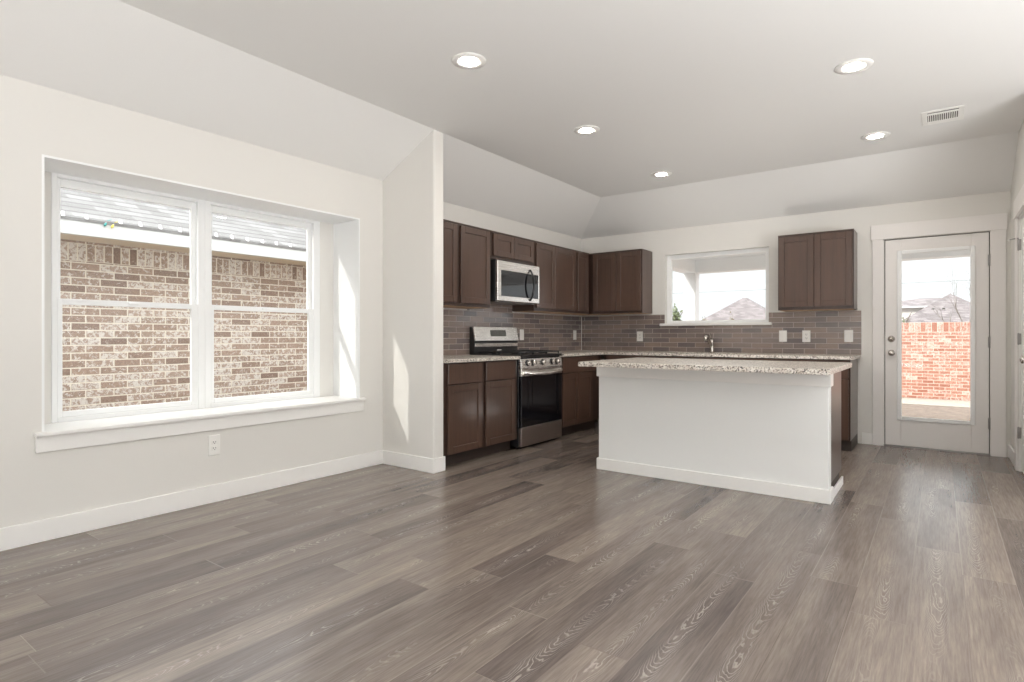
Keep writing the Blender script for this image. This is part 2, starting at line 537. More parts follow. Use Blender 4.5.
class MB:
    def __init__(self, xf=wd, bevel=0.0, seg=1):
        self.bm = bmesh.new()
        self.xf = xf
        self.bevel = bevel
        self.seg = seg
        self.bv = []

    def box(self, x0, x1, y0, y1, z0, z1, bev=None):
        vs = [self.bm.verts.new(self.xf(x, y, z)) for x in (x0, x1) for y in (y0, y1) for z in (z0, z1)]
        fs = [(0, 1, 3, 2), (4, 6, 7, 5), (0, 4, 5, 1), (2, 3, 7, 6), (0, 2, 6, 4), (1, 5, 7, 3)]
        faces = [self.bm.faces.new([vs[i] for i in f]) for f in fs]
        w = self.bevel if bev is None else bev
        if w:
            ed = list({e for f in faces for e in f.edges})
            bmesh.ops.bevel(self.bm, geom=ed, offset=w, segments=self.seg, affect='EDGES', profile=0.5)
        return self

    def prism(self, poly, c0, c1, order='abc', bev=0.0):
        """poly in the first two coordinates of `order`, swept along the third"""
        def P(p, c):
            d = {order[0]: p[0], order[1]: p[1], order[2]: c}
            return self.xf(d['a'], d['b'], d['c'])
        A = [self.bm.verts.new(P(p, c0)) for p in poly]
        B = [self.bm.verts.new(P(p, c1)) for p in poly]
        n = len(poly)
        faces = [self.bm.faces.new(A[::-1]), self.bm.faces.new(B)]
        for i in range(n):
            j = (i + 1) % n
            faces.append(self.bm.faces.new((A[i], A[j], B[j], B[i])))
        if bev:
            ed = list({e for f in faces for e in f.edges})
            bmesh.ops.bevel(self.bm, geom=ed, offset=bev, segments=1, affect='EDGES', profile=0.5)
        return self

    def tube(self, pts, r, seg=10, cap=True):
        P = [self.xf(*p) for p in pts]
        n = len(P)
        R = r if isinstance(r, (list, tuple)) else [r] * n
        rings = []
        up = None
        for i in range(n):
            t = (P[min(i + 1, n - 1)] - P[max(i - 1, 0)]).normalized()
            if up is None:
                up = Vector((0, 0, 1)) if abs(t.z) < 0.9 else Vector((1, 0, 0))
            s = t.cross(up)
            if s.length < 1e-6:
                s = t.cross(Vector((0, 1, 0)))
            s.normalize()
            u = s.cross(t).normalized()
            up = u
            rings.append([self.bm.verts.new(P[i] + R[i] * (math.cos(2 * math.pi * k / seg) * s + math.sin(2 * math.pi * k / seg) * u)) for k in range(seg)])
        for i in range(n - 1):
            for k in range(seg):
                f = self.bm.faces.new((rings[i][k], rings[i][(k + 1) % seg], rings[i + 1][(k + 1) % seg], rings[i + 1][k]))
                f.smooth = True
        if cap:
            self.bm.faces.new(rings[0][::-1])
            self.bm.faces.new(rings[-1])
        return self

    def lathe(self, prof, org, axis, seg=24):
        """profile [(radius, along)] turned about the axis (local coords) from org; closed at zero radii"""
        o = self.xf(*org)
        a = (self.xf(org[0] + axis[0], org[1] + axis[1], org[2] + axis[2]) - o).normalized()
        s = a.cross(Vector((0, 0, 1)) if abs(a.z) < 0.9 else Vector((1, 0, 0))).normalized()
        u = s.cross(a)
        rings = []
        for r, h in prof:
            if r < 1e-6:
                rings.append([self.bm.verts.new(o + a * h)])
            else:
                rings.append([self.bm.verts.new(o + a * h + r * (math.cos(2 * math.pi * k / seg) * s + math.sin(2 * math.pi * k / seg) * u)) for k in range(seg)])
        for A, B in zip(rings, rings[1:]):
            for k in range(seg):
                k2 = (k + 1) % seg
                if len(A) == 1 and len(B) == 1:
                    continue
                if len(A) == 1:
                    f = self.bm.faces.new((A[0], B[k2], B[k]))
                elif len(B) == 1:
                    f = self.bm.faces.new((A[k], A[k2], B[0]))
                else:
                    f = self.bm.faces.new((A[k], A[k2], B[k2], B[k]))
                f.smooth = True
        return self

    def face(self, pts):
        self.bm.faces.new([self.bm.verts.new(self.xf(*p)) for p in pts])
        return self

    def build(self, name, material, parent=None, label=None, cat=None, group=None, kind=None, recalc=True, org=None):
        if recalc:
            bmesh.ops.recalc_face_normals(self.bm, faces=self.bm.faces[:])
        if parent is not None:
            o0 = ORG[parent.name]
        elif org is not None:
            o0 = Vector(org)
        else:
            o0 = Vector((0, 0, 0))
        if o0.length:
            bmesh.ops.translate(self.bm, verts=self.bm.verts[:], vec=-o0)
        me = bpy.data.meshes.new(name)
        self.bm.to_mesh(me)
        self.bm.free()
        me.materials.append(material)
        ob = bpy.data.objects.new(name, me)
        COL.objects.link(ob)
        ORG[ob.name] = o0
        if parent is not None:
            ob.parent = parent
        else:
            ob.location = o0
        tag(ob, label, cat, group, kind)
        return ob


def tag(o, label=None, cat=None, group=None, kind=None):
    for k, v in (('label', label), ('category', cat), ('group', group), ('kind', kind)):
        if v:
            o[k] = v
    return o


def thing(name, loc, label=None, cat=None, group=None, kind=None):
    o = bpy.data.objects.new(name, None)
    o.empty_display_size = 0.1
    o.location = loc
    COL.objects.link(o)
    ORG[o.name] = Vector(loc)
    return tag(o, label, cat, group, kind)


def copy_thing(root, loc, label=None, group=None):
    r = root.copy()
    COL.objects.link(r)
    r.location = loc
    ORG[r.name] = Vector(loc)
    if label:
        r['label'] = label
    if group:
        r['group'] = group
    for ch in list(root.children):
        c = ch.copy()
        COL.objects.link(c)
        c.parent = r
        for g in ch.children:
            d = g.copy()
            COL.objects.link(d)
            d.parent = c
    return r


# ------------------------------------------------------------------ dimensions (metres; camera at x=0, y=0)
XL, XK, YB, XR = -3.904, -3.95, 6.953, 0.519
YS, YS2, XS = 3.40, 3.519, -3.292
ZC = 2.779
XB = -4.244                      # back of the window recess
ZT = 0.914                       # worktop height

# ------------------------------------------------------------------ the setting
MB().box(-4.34, 4.0, -4.2, 7.1, -0.12, 0.0).build('floor', M['floor'], kind='structure')

# ceiling: flat field, slope over the left wall, slope over the back wall, meeting in a hip
m_ = MB()
top = 0.09
A = [(-3.292, -4.2, ZC), (4.0, -4.2, ZC), (4.0, 6.27, ZC), (-3.292, 6.27, ZC), (-4.0, -4.2, 2.41), (-4.0, 6.996, 2.41), (4.0, 6.996, 2.41)]
lo = [m_.bm.verts.new(p) for p in A]
hi = [m_.bm.verts.new((p[0], p[1], p[2] + top)) for p in A]
for f in ((0, 1, 2, 3), (0, 3, 5, 4), (3, 2, 6, 5)):
    m_.bm.faces.new([lo[i] for i in f][::-1])
    m_.bm.faces.new([hi[i] for i in f])
for a, b in ((0, 1), (1, 2), (2, 6), (6, 5), (5, 4), (4, 0)):
    m_.bm.faces.new((lo[a], lo[b], hi[b], hi[a]))
m_.build('ceiling', M['ceiling'], kind='structure')

# left wall with the deep window recess
WY0, WY1, WZ0, WZ1 = 1.016, 3.152, 0.575, 2.091
m_ = MB()
m_.box(-4.34, XL, -4.2, WY0, 0, 2.48).box(-4.34, XL, WY1, YS, 0, 2.48)
m_.box(-4.34, XL, WY0, WY1, 0, WZ0).box(-4.34, XL, WY0, WY1, WZ1, 2.48)
m_.box(-4.34, XB, WY0, 1.150, WZ0, WZ1).box(-4.34, XB, 3.0, WY1, WZ0, WZ1)
m_.build('wall_left', M['wall'], kind='structure')
MB().box(-4.34, XK, YS2, YB + 0.15, 0, 2.46).build('wall_kitchen_side', M['wall'], kind='structure')
MB(bevel=0.012, seg=2).box(-4.0, XS, YS, YS2, 0, ZC + 0.004).build('wall_partition', M['wall'], kind='structure')

# back wall with window and door openings
BW = (-2.759, -1.547, 1.245, 2.115)
DX0, DX1, DZ = -0.462, 0.380, 2.09
m_ = MB()
y0, y1 = YB, YB + 0.15
m_.box(XK, BW[0], y0, y1, 0, 2.46).box(BW[0], BW[1], y0, y1, 0, BW[2]).box(BW[0], BW[1], y0, y1, BW[3], 2.46)
m_.box(BW[1], DX0, y0, y1, 0, 2.46).box(DX0, DX1, y0, y1, DZ, 2.46).box(DX1, XR + 0.12, y0, y1, 0, 2.46)
m_.build('wall_back', M['wall'], kind='structure')

# right wall beside the back door, with the opening of the side door, then the living area's walls
RY0, RY1 = 5.485, 6.315
m_ = MB()
m_.box(XR, XR + 0.12, RY1, YB, 0, 2.80).box(XR, XR + 0.12, RY0, RY1, 2.09, 2.80).box(XR, XR + 0.12, 5.2, RY0, 0, 2.80)
m_.build('wall_right', M['wall'], kind='structure')
MB().box(XR + 0.12, 3.9, 5.2, 5.32, 0, 2.80).build('wall_living_far', M['wall'], kind='structure')
m_ = MB()
wins = ((-3.2, -1.2), (-0.6, 1.6), (2.2, 4.6))
prev = -4.2
for a, b in wins:
    m_.box(3.78, 3.9, prev, a, 0, 2.80)
    m_.box(3.78, 3.9, a, b, 0, 0.25).box(3.78, 3.9, a, b, 2.35, 2.80)
    prev = b
m_.box(3.78, 3.9, prev, 5.2, 0, 2.80)
m_.build('wall_living_right', M['wall'], kind='structure')
MB().box(-4.34, 3.9, -4.2, -4.08, 0, 2.80).build('wall_behind', M['wall'], kind='structure')
# passage behind the side door so that no light leaks through
MB().box(XR + 0.125, 1.5, 5.33, 7.1, -0.1, 0.0).build('floor_closet', M['floor'], kind='structure')

# baseboards
BH = 0.118
BT = 0.014


def basebd(name, boxes, h=BH):
    mb = MB(bevel=0.003)
    for bx in boxes:
        mb.box(*bx, 0.0, h)
    mb.build(name, M['trim'], kind='structure')


basebd('baseboard_left', [(XL, XL + BT, -4.0, YS)])
basebd('baseboard_partition', [(XL + BT, XS + BT, YS - BT, YS), (XS, XS + BT, YS, YS2 + 0.006)])
basebd('baseboard_back', [(-0.648, -0.556, YB - BT, YB)])
basebd('baseboard_right', [(0.498, XR, YB - BT, YB), (XR - BT, XR, 6.42, YB - BT)])

# ------------------------------------------------------------------ window_1: double window in the recess
w1 = thing('window_1', (XB, 2.08, 0.603), 'white double window of two sliding sash units in the deep recess', kind='structure')
FX0, FX1 = -4.300, -4.236


def winframe(mb, x0, x1, y0, y1, z0, z1, wl, wr, wb, wt):
    mb.box(x0, x1, y0, y0 + wl, z0, z1).box(x0, x1, y1 - wr, y1, z0, z1)
    mb.box(x0, x1, y0 + wl, y1 - wr, z0, z0 + wb).box(x0, x1, y0 + wl, y1 - wr, z1 - wt, z1)
    return mb


mb = MB(bevel=0.003)
winframe(mb, FX0, FX1, 1.150, 2.040, 0.590, 2.088, 0.028, 0.046, 0.030, 0.030)
winframe(mb, FX0, FX1, 2.040, 3.000, 0.590, 2.088, 0.042, 0.062, 0.030, 0.030)
fr = mb.build('window_frame', M['vinyl'], w1)
for ya, yb_ in ((1.178, 1.994), (2.082, 2.938)):
    # upper sash sits further out, lower sash in front of it
    mb = MB(bevel=0.002)
    winframe(mb, -4.292, -4.268, ya, yb_, 1.300, 2.058, 0.024, 0.034, 0.030, 0.050)
    us = mb.build('upper_sash', M['vinyl'], w1)
    MB().box(-4.281, -4.277, ya + 0.02, yb_ - 0.03, 1.320, 2.012).build('glass_pane', M['glass'], us)
    mb = MB(bevel=0.002)
    winframe(mb, -4.266, -4.240, ya, yb_, 0.620, 1.334, 0.026, 0.044, 0.034, 0.036)
    mb.box(-4.240, -4.232, (ya + yb_) / 2 - 0.03, (ya + yb_) / 2 + 0.03, 1.312, 1.328)
    ls = mb.build('lower_sash', M['vinyl'], w1)
    MB().box(-4.255, -4.251, ya + 0.02, yb_ - 0.03, 0.640, 1.310).build('glass_pane', M['glass'], ls)

# white jamb lining of the recess
MB().box(XB, XL, WY1 - 0.012, WY1, 0.592, WZ1 - 0.012).box(XB, XL, WY0, WY0 + 0.012, 0.592, WZ1 - 0.012).box(XB, XL, WY0, WY1, WZ1 - 0.012, WZ1).build('trim_7', M['vinyl'], kind='structure')

# stool and apron
MB(bevel=0.004, seg=2).box(XB, XL - 0.001, WY0, WY1, 0.575, 0.592).box(XL - 0.001, XL + 0.042, WY0 - 0.036, WY1 + 0.036, 0.570, 0.592).build('trim_1', M['trim'], kind='structure')
MB(bevel=0.003).box(XL, XL + 0.018, WY0 - 0.030, WY1 + 0.030, 0.481, 0.570).build('trim_2', M['trim'], kind='structure')

# ------------------------------------------------------------------ window_2: picture window over the worktop
w2 = thing('window_2', ((BW[0] + BW[1]) / 2, YB + 0.1, BW[2]), 'white picture window above the sink worktop', kind='structure')
mb = MB(bevel=0.003)
x0, x1, z0, z1 = BW
ya, yb_ = YB + 0.075, YB + 0.13
mb.box(x0, x0 + 0.05, ya, yb_, z0, z1).box(x1 - 0.05, x1, ya, yb_, z0, z1)
mb.box(x0 + 0.05, x1 - 0.05, ya, yb_, z0, z0 + 0.052).box(x0 + 0.05, x1 - 0.05, ya, yb_, z1 - 0.05, z1)
mb.build('window_frame', M['vinyl'], w2)
MB().box(x0 + 0.045, x1 - 0.045, YB + 0.100, YB + 0.104, z0 + 0.045, z1 - 0.045).build('glass_pane', M['glass'], w2)
MB(bevel=0.003).box(x0 + 0.001, x1 - 0.001, YB, YB + 0.075, z0, z0 + 0.018).box(x0 - 0.055, x1 + 0.035, YB - 0.040, YB, z0 - 0.012, z0 + 0.018).build('trim_3', M['trim'], kind='structure')

# ------------------------------------------------------------------ door_1: glazed back door
d1 = thing('door_1', ((DX0 + DX1) / 2, YB + 0.03, 0), 'white back door with a tall glass pane', kind='structure')
LX0, LX1, LZ0, LZ1 = -0.446, 0.366, 0.014, 2.074
DYF, DYB = YB + 0.012, YB + 0.056
gx0, gx1, gz0, gz1 = -0.315, 0.238, 0.300, 1.930
mb = MB(bevel=0.002)
mb.box(LX0, gx0, DYF, DYB, LZ0, LZ1).box(gx1, LX1, DYF, DYB, LZ0, LZ1)
mb.box(gx0, gx1, DYF, DYB, LZ0, gz0).box(gx0, gx1, DYF, DYB, gz1, LZ1)
mb.build('door_leaf', M['doorpaint'], d1)
mb = MB(bevel=0.006, seg=2)
f0, f1, h0, h1 = -0.346, 0.266, 0.270, 1.958
ya, yb_ = DYF - 0.014, DYF + 0.001
mb.box(f0, gx0 + 0.008, ya, yb_, h0, h1).box(gx1 - 0.008, f1, ya, yb_, h0, h1)
mb.box(gx0 + 0.008, gx1 - 0.008, ya, yb_, h0, gz0 + 0.008).box(gx0 + 0.008, gx1 - 0.008, ya, yb_, gz1 - 0.008, h1)
mb.build('glass_frame', M['vinyl'], d1)
MB().box(gx0 - 0.001, gx1 + 0.001, YB + 0.03, YB + 0.036, gz0, gz1).build('glass_pane', M['glass'], d1)
MB().lathe([(0, 0), (0.030, 0), (0.032, 0.004), (0.026, 0.012), (0.019, 0.014), (0.018, 0.024), (0, 0.025)], (-0.394, DYF, 1.078), (0, -1, 0), 20).build('deadbolt', M['chrome'], d1)
MB().lathe([(0, 0), (0.031, 0), (0.031, 0.006), (0.014, 0.010), (0.012, 0.028), (0.022, 0.036), (0.028, 0.050), (0.025, 0.062), (0.014, 0.069), (0, 0.070)], (-0.394, DYF, 0.938), (0, -1, 0), 20).build('door_knob', M['chrome'], d1)
for hz in (1.812, 1.05, 0.293):
    MB(bevel=0.001).box(0.3585, 0.380, DYF - 0.012, DYF + 0.002, hz - 0.05, hz + 0.05).lathe([(0, -0.055), (0.006, -0.053), (0.007, -0.05), (0.007, 0.05), (0.006, 0.053), (0, 0.055)], (0.371, DYF - 0.010, hz), (0, 0, 1), 10).build('hinge', M['hinge'], d1)
MB(bevel=0.002).box(DX0 + 0.001, DX1 - 0.001, YB - 0.001, YB + 0.12, 0.0, 0.012).build('threshold', M['hinge'], d1)
mb = MB()
mb.box(DX0, LX0 - 0.007, YB, YB + 0.13, 0.0, DZ).box(LX1 + 0.007, DX1, YB, YB + 0.13, 0.0, DZ).box(LX0 - 0.007, LX1 + 0.007, YB, YB + 0.13, LZ1 + 0.007, DZ)
mb.build('door_jamb', M['doorpaint'], d1)
MB().box(LX0 - 0.0065, LX0 - 0.0005, DYF + 0.012, DYB, 0.014, LZ1 + 0.006).box(LX1 + 0.0005, LX1 + 0.0065, DYF + 0.012, DYB, 0.014, LZ1 + 0.006).box(LX0, LX1, DYF + 0.012, DYB, LZ1 + 0.0005, LZ1 + 0.0065).build('weather_seal', M['slot'], d1, 'dark rubber seal')
# craftsman casing
mb = MB(bevel=0.002)
mb.box(-0.554, -0.458, YB - 0.018, YB, 0, 2.083).box(0.376, 0.486, YB - 0.018, YB, 0, 2.083)
mb.box(-0.567, 0.496, YB - 0.024, YB, 2.083, 2.230)
mb.build('trim_4', M['doorpaint'], kind='structure')

# ------------------------------------------------------------------ door_2: panelled door in the right wall
d2 = thing('door_2', (XR, 5.90, 0), 'white panelled side door in the right wall', kind='structure')
mb = MB(bevel=0.003)
dy0, dy1 = 5.512, 6.288
xa, xb_ = XR + 0.016, XR + 0.051
st = 0.115
mb.box(xa, xb_, dy0, dy0 + st, 0.012, 2.06).box(xa, xb_, dy1 - st, dy1, 0.012, 2.06)
mb.box(xa, xb_, dy0 + st, dy1 - st, 0.012, 0.24).box(xa, xb_, dy0 + st, dy1 - st, 0.95, 1.10).box(xa, xb_, dy0 + st, dy1 - st, 1.93, 2.06)
mb.box(xa + 0.012, xb_ - 0.008, dy0 + st, dy1 - st, 0.24, 0.95, bev=0).box(xa + 0.012, xb_ - 0.008, dy0 + st, dy1 - st, 1.10, 1.93, bev=0)
mb.box(xa + 0.004, xa + 0.013, dy0 + st + 0.04, dy1 - st - 0.04, 0.28, 0.91).box(xa + 0.004, xa + 0.013, dy0 + st + 0.04, dy1 - st - 0.04, 1.14, 1.89)
mb.build('door_leaf', M['trim'], d2)
MB().lathe([(0, 0), (0.031, 0), (0.031, 0.006), (0.014, 0.010), (0.012, 0.028), (0.022, 0.036), (0.028, 0.050), (0.025, 0.062), (0.014, 0.069), (0, 0.070)], (xa, 5.575, 0.935), (-1, 0, 0), 20).build('door_knob', M['chrome'], d2)
for hz in (1.856, 1.084, 0.315):
    MB(bevel=0.001).box(XR - 0.004, XR + 0.018, 6.286, 6.302, hz - 0.045, hz + 0.045).lathe([(0, -0.05), (0.007, -0.045), (0.007, 0.045), (0, 0.05)], (XR - 0.001, 6.292, hz), (0, 0, 1), 10).build('hinge', M['hinge'], d2)
mb = MB().tube([(XR - 0.002, 6.292, 1.91), (XR - 0.03, 6.36, 1.915), (XR - 0.045, 6.42, 1.918)], 0.004, 8)
ds = mb.build('door_stop', M['hinge'], d2)
MB().lathe([(0, 0), (0.011, 0), (0.012, 0.008), (0.010, 0.02), (0, 0.022)], (XR - 0.045, 6.42, 1.918), (-0.25, 1, 0), 12).build('stop_tip', M['rubber'], ds)
mb = MB()
mb.box(XR + 0.001, XR + 0.12, RY1 - 0.022, RY1, 0, 2.09).box(XR + 0.001, XR + 0.12, RY0, RY0 + 0.022, 0, 2.09).box(XR + 0.001, XR + 0.12, RY0 + 0.022, RY1 - 0.022, 2.068, 2.09)
mb.build('door_jamb', M['trim'], d2)
mb = MB(bevel=0.002)
mb.box(XR - 0.018, XR, 6.305, 6.400, 0, 2.083).box(XR - 0.018, XR, 5.40, 5.495, 0, 2.083).box(XR - 0.024, XR, 5.39, 6.412, 2.083, 2.230)
mb.build('trim_5', M['doorpaint'], kind='structure')

# ------------------------------------------------------------------ tile splashback
TB = 0.009
m_ = MB()
ty = YB - TB
m_.box(XK + TB, BW[0] - 0.056, ty, YB, ZT, 1.375).box(BW[0] - 0.056, BW[1] + 0.036, ty, YB, ZT, BW[2] - 0.013).box(BW[1] + 0.036, -0.652, ty, YB, ZT, 1.372)
m_.box(BW[0] - 0.056, BW[0] - 0.002, ty, YB, BW[2] + 0.019, 1.375).box(BW[1] + 0.002, BW[1] + 0.036, ty, YB, BW[2] + 0.019, 1.372)
m_.build('wall_tile_back', M['tile_back'], kind='structure')
MB().box(XK, XK + TB, YS2 + 0.001, YB - TB, ZT, 1.375).box(XK, XK + TB, 4.576, 5.352, 1.375, 1.50).build('wall_tile_side', M['tile_left'], kind='structure')
MB().box(XK + TB, XK + TB + 0.006, ty - 0.006, ty, ZT + 0.001, 1.372).build('trim_6', M['trim'], kind='structure')


# ------------------------------------------------------------------ cabinets
def shaker(xf, parent, a0, a1, b0, b1, c0, name='door', st=0.058):
    mb = MB(xf, bevel=0.0022)
    t = 0.020
    mb.box(a0, a0 + st, b0, b1, c0, c0 + t).box(a1 - st, a1, b0, b1, c0, c0 + t)
    mb.box(a0 + st, a1 - st, b0, b0 + st, c0, c0 + t).box(a0 + st, a1 - st, b1 - st, b1, c0, c0 + t)
    mb.box(a0 + st - 0.002, a1 - st + 0.002, b0 + st - 0.002, b1 - st + 0.002, c0, c0 + t - 0.010, bev=0)
    return mb.build(name, M['cab'], parent)


def slab(xf, parent, a0, a1, b0, b1, c0, name='drawer_front'):
    return MB(xf, bevel=0.004).box(a0, a1, b0, b1, c0, c0 + 0.020).build(name, M['cab'], parent)


def upper(xf, a0, a1, b0, b1, doors, label, depth=0.31, rail=True, under=True, split=0.005):
    mid = xf((a0 + a1) / 2, b0, 0.16)
    t = thing('upper_cabinet', mid, label, 'cabinet', 'dark brown wall cabinets')
    mb = MB(xf, bevel=0.0015)
    mb.box(a0, a1, b0 + 0.004, b1, 0.001, depth - 0.006)
    mb.box(a0, a1, b1, b1 + 0.012, 0.001, depth + 0.006)
    mb.build('body', M['cab'], t)
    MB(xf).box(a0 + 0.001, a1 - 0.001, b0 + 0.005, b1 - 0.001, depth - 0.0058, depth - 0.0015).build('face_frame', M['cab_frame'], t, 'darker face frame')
    for da, db in doors:
        shaker(xf, t, da, db, b0 + 0.036, b1 - 0.012, depth)
    if under:
        MB(xf).box(a0 + 0.015, a1 - 0.015, b0, b0 + 0.004, 0.012, depth - 0.02).build('bottom_panel', M['cab_raw'], t, 'bare wood underside')
    return t


upper(lf, YS2 + 0.006, 4.572, 1.386, 2.160, [(3.60, 4.055), (4.107, 4.545)], 'dark brown wall cabinet between the partition end and the microwave')
upper(lf, 4.574, 5.352, 1.885, 2.160, [(4.606, 4.955), (4.960, 5.321)], 'short dark brown wall cabinet directly above the microwave', under=False)
upper(lf, 5.354, 6.268, 1.386, 2.160, [(5.380, 5.762), (5.767, 6.243)], 'dark brown two-door wall cabinet right of the microwave')
upper(lf, 6.270, YB - 0.345, 1.386, 2.160, [(6.299, 6.560)], 'narrow dark brown wall cabinet in the kitchen corner')
upper(bk, XK + 0.011, -2.922, 1.386, 2.160, [(-3.590, -3.268), (-3.263, -2.938)], 'dark brown wall cabinet on the back wall left of the sink window')
upper(bk, -1.386, -0.687, 1.376, 2.160, [(-1.376, -1.042), (-1.037, -0.698)], 'dark brown wall cabinet hanging alone between sink window and back door')


def base(xf, a0, a1, drawers, doors, label, depth=0.64, dz=(0.702, 0.872), toe=0.56, hollow=False):
    t = thing('base_cabinet', xf((a0 + a1) / 2, 0, 0.3), label, 'cabinet', 'dark brown base cabinets')
    mb = MB(xf, bevel=0.0015)
    if hollow:
        mb.box(a0, a1, 0.105, 0.125, 0.002, depth).box(a0, a0 + 0.018, 0.125, 0.882, 0.002, depth - 0.019).box(a1 - 0.018, a1, 0.125, 0.882, 0.002, depth - 0.019)
        mb.box(a0, a1, 0.125, 0.882, depth - 0.019, depth)
    else:
        mb.box(a0, a1, 0.105, 0.882, 0.002, depth - 0.006)
    mb.build('body', M['cab'], t)
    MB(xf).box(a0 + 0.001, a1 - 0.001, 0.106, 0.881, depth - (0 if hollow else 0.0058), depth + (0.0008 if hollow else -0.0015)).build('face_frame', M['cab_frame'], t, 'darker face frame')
    MB(xf).box(a0, a1, 0.0, 0.105, 0.012, toe).build('toe_kick', M['toe'], t)
    for da, db in drawers:
        slab(xf, t, da, db, dz[0], dz[1], depth + 0.001)
    for da, db in doors:
        shaker(xf, t, da, db, 0.116, dz[0] - 0.008, depth + 0.001)
    return t


base(lf, YS2 + 0.004, 4.570, [(3.573, 4.018), (4.075, 4.514)], [(3.573, 4.018), (4.075, 4.514)], 'dark brown base cabinet between the partition end and the range')
base(lf, 5.372, 6.300, [(5.394, 6.190)], [(5.394, 5.726), (5.732, 6.060)], 'dark brown base cabinet right of the range')
base(bk, -3.286, -2.620, [(-3.240, -2.632)], [(-3.240, -2.632)], 'dark brown base cabinet under the back worktop, at the kitchen corner', depth=0.615, toe=0.54)
base(bk, -2.617, -1.700, [(-2.600, -1.716)], [(-2.600, -2.162), (-2.156, -1.716)], 'dark brown base cabinet under the sink', depth=0.615, toe=0.54, hollow=True)
base(bk, -1.697, -0.684, [(-1.680, -1.196), (-1.190, -0.700)], [(-1.680, -1.196), (-1.190, -0.700)], 'dark brown base cabinet at the worktop end nearest the back door', depth=0.615, toe=0.54)

# worktops
CT0 = 0.884
MB(lf, bevel=0.004, seg=2).box(YS2 + 0.002, 4.570, CT0, ZT, 0.001, 0.685).build('worktop', M['granite'], label='short speckled granite worktop left of the range', cat='countertop')
SX0, SX1, SY0, SY1 = -2.52, -1.80, 6.44, 6.80
mb = MB(bevel=0.0)
yf = 6.307
mb.box(XK + 0.001, -3.265, 5.362, yf, CT0, ZT)
mb.box(XK + 0.001, SX0, yf, YB - 0.001, CT0, ZT).box(SX1, -0.657, yf, YB - 0.001, CT0, ZT)
mb.box(SX0, SX1, yf, SY0, CT0, ZT).box(SX0, SX1, SY1, YB - 0.001, CT0, ZT)
bmesh.ops.remove_doubles(mb.bm, verts=mb.bm.verts[:], dist=0.0005)
mb.build('worktop', M['granite'], label='long L-shaped speckled granite worktop along the back wall', cat='countertop')
sk = thing('sink', ((SX0 + SX1) / 2, 6.62, 0.70), 'stainless undermount sink in the back worktop below the window', 'sink')
mb = MB()
s0, s1, t0, t1 = SX0 + 0.001, SX1 - 0.001, SY0 + 0.001, SY1 - 0.001
mb.box(s0, s1, t0, t1, 0.70, 0.706).box(s0, s0 + 0.006, t0, t1, 0.706, 0.900).box(s1 - 0.006, s1, t0, t1, 0.706, 0.900)
mb.box(s0 + 0.006, s1 - 0.006, t0, t0 + 0.006, 0.706, 0.900).box(s0 + 0.006, s1 - 0.006, t1 - 0.006, t1, 0.706, 0.900)
mb.build('basin', M['steel'], sk)
MB().lathe([(0, 0.0), (0.04, 0), (0.045, 0.003), (0.03, 0.005), (0, 0.004)], ((SX0 + SX1) / 2, 6.62, 0.706), (0, 0, 1), 20).build('drain', M['chrome'], sk)

# faucet
fx, fy = -2.150, 6.86
fa = thing('faucet', (fx, fy, ZT), 'chrome single-lever faucet on the back worktop below the window', 'faucet')
MB().lathe([(0, 0), (0.030, 0), (0.031, 0.006), (0.027, 0.012), (0.024, 0.020), (0.0235, 0.06), (0.0235, 0.130), (0.024, 0.145), (0.018, 0.158), (0, 0.160)], (fx, fy, ZT), (0, 0, 1), 20).build('body', M['chrome'], fa)
MB().tube([(fx, fy - 0.010, ZT + 0.080), (fx, fy - 0.06, ZT + 0.112), (fx, fy - 0.12, ZT + 0.150), (fx, fy - 0.17, ZT + 0.178), (fx, fy - 0.205, ZT + 0.182), (fx, fy - 0.225, ZT + 0.165), (fx, fy - 0.230, ZT + 0.145)], [0.015, 0.016, 0.019, 0.023, 0.024, 0.023, 0.019], 14).build('spout', M['chrome'], fa)
MB().tube([(fx, fy, ZT + 0.155), (fx, fy - 0.03, ZT + 0.178), (fx, fy - 0.085, ZT + 0.215)], [0.010, 0.008, 0.006], 10).build('lever', M['chrome'], fa)

# ------------------------------------------------------------------ range
ra0, ra1 = 4.594, 5.352
rg = thing('range', lf((ra0 + ra1) / 2, 0, 0.34), 'stainless and black freestanding gas range between base cabinets', 'stove')
mb = MB(lf, bevel=0.003)
mb.box(ra0, ra1, 0.022, 0.900, 0.030, 0.640)
mb.build('body', M['black'], rg)
mb = MB(lf, bevel=0.004, seg=2)
mb.box(ra0 - 0.002, ra1 + 0.002, 0.900, 0.922, 0.060, 0.672)
ck = mb.build('cooktop', M['black'], rg)
for i in range(3):
    g0 = ra0 + 0.012 + i * 0.246
    g1 = g0 + 0.240
    mb = MB(lf, bevel=0.002)
    z0, z1 = 0.940, 0.953
    mb.box(g0, g0 + 0.012, z0, z1, 0.13, 0.645).box(g1 - 0.012, g1, z0, z1, 0.13, 0.645)
    mb.box(g0 + 0.012, g1 - 0.012, z0, z1, 0.13, 0.142).box(g0 + 0.012, g1 - 0.012, z0, z1, 0.633, 0.645).box(g0 + 0.012, g1 - 0.012, z0, z1, 0.38, 0.392)
    gm = (g0 + g1) / 2
    mb.box(gm - 0.005, gm + 0.005, z0, z1, 0.142, 0.38).box(gm - 0.005, gm + 0.005, z0, z1, 0.392, 0.633)
    for fa_ in (g0 + 0.001, g1 - 0.011):
        for fc in (0.132, 0.38, 0.634):
            mb.box(fa_, fa_ + 0.010, 0.9225, 0.9405, fc, fc + 0.010)
    mb.build('grate', M['iron'], rg)
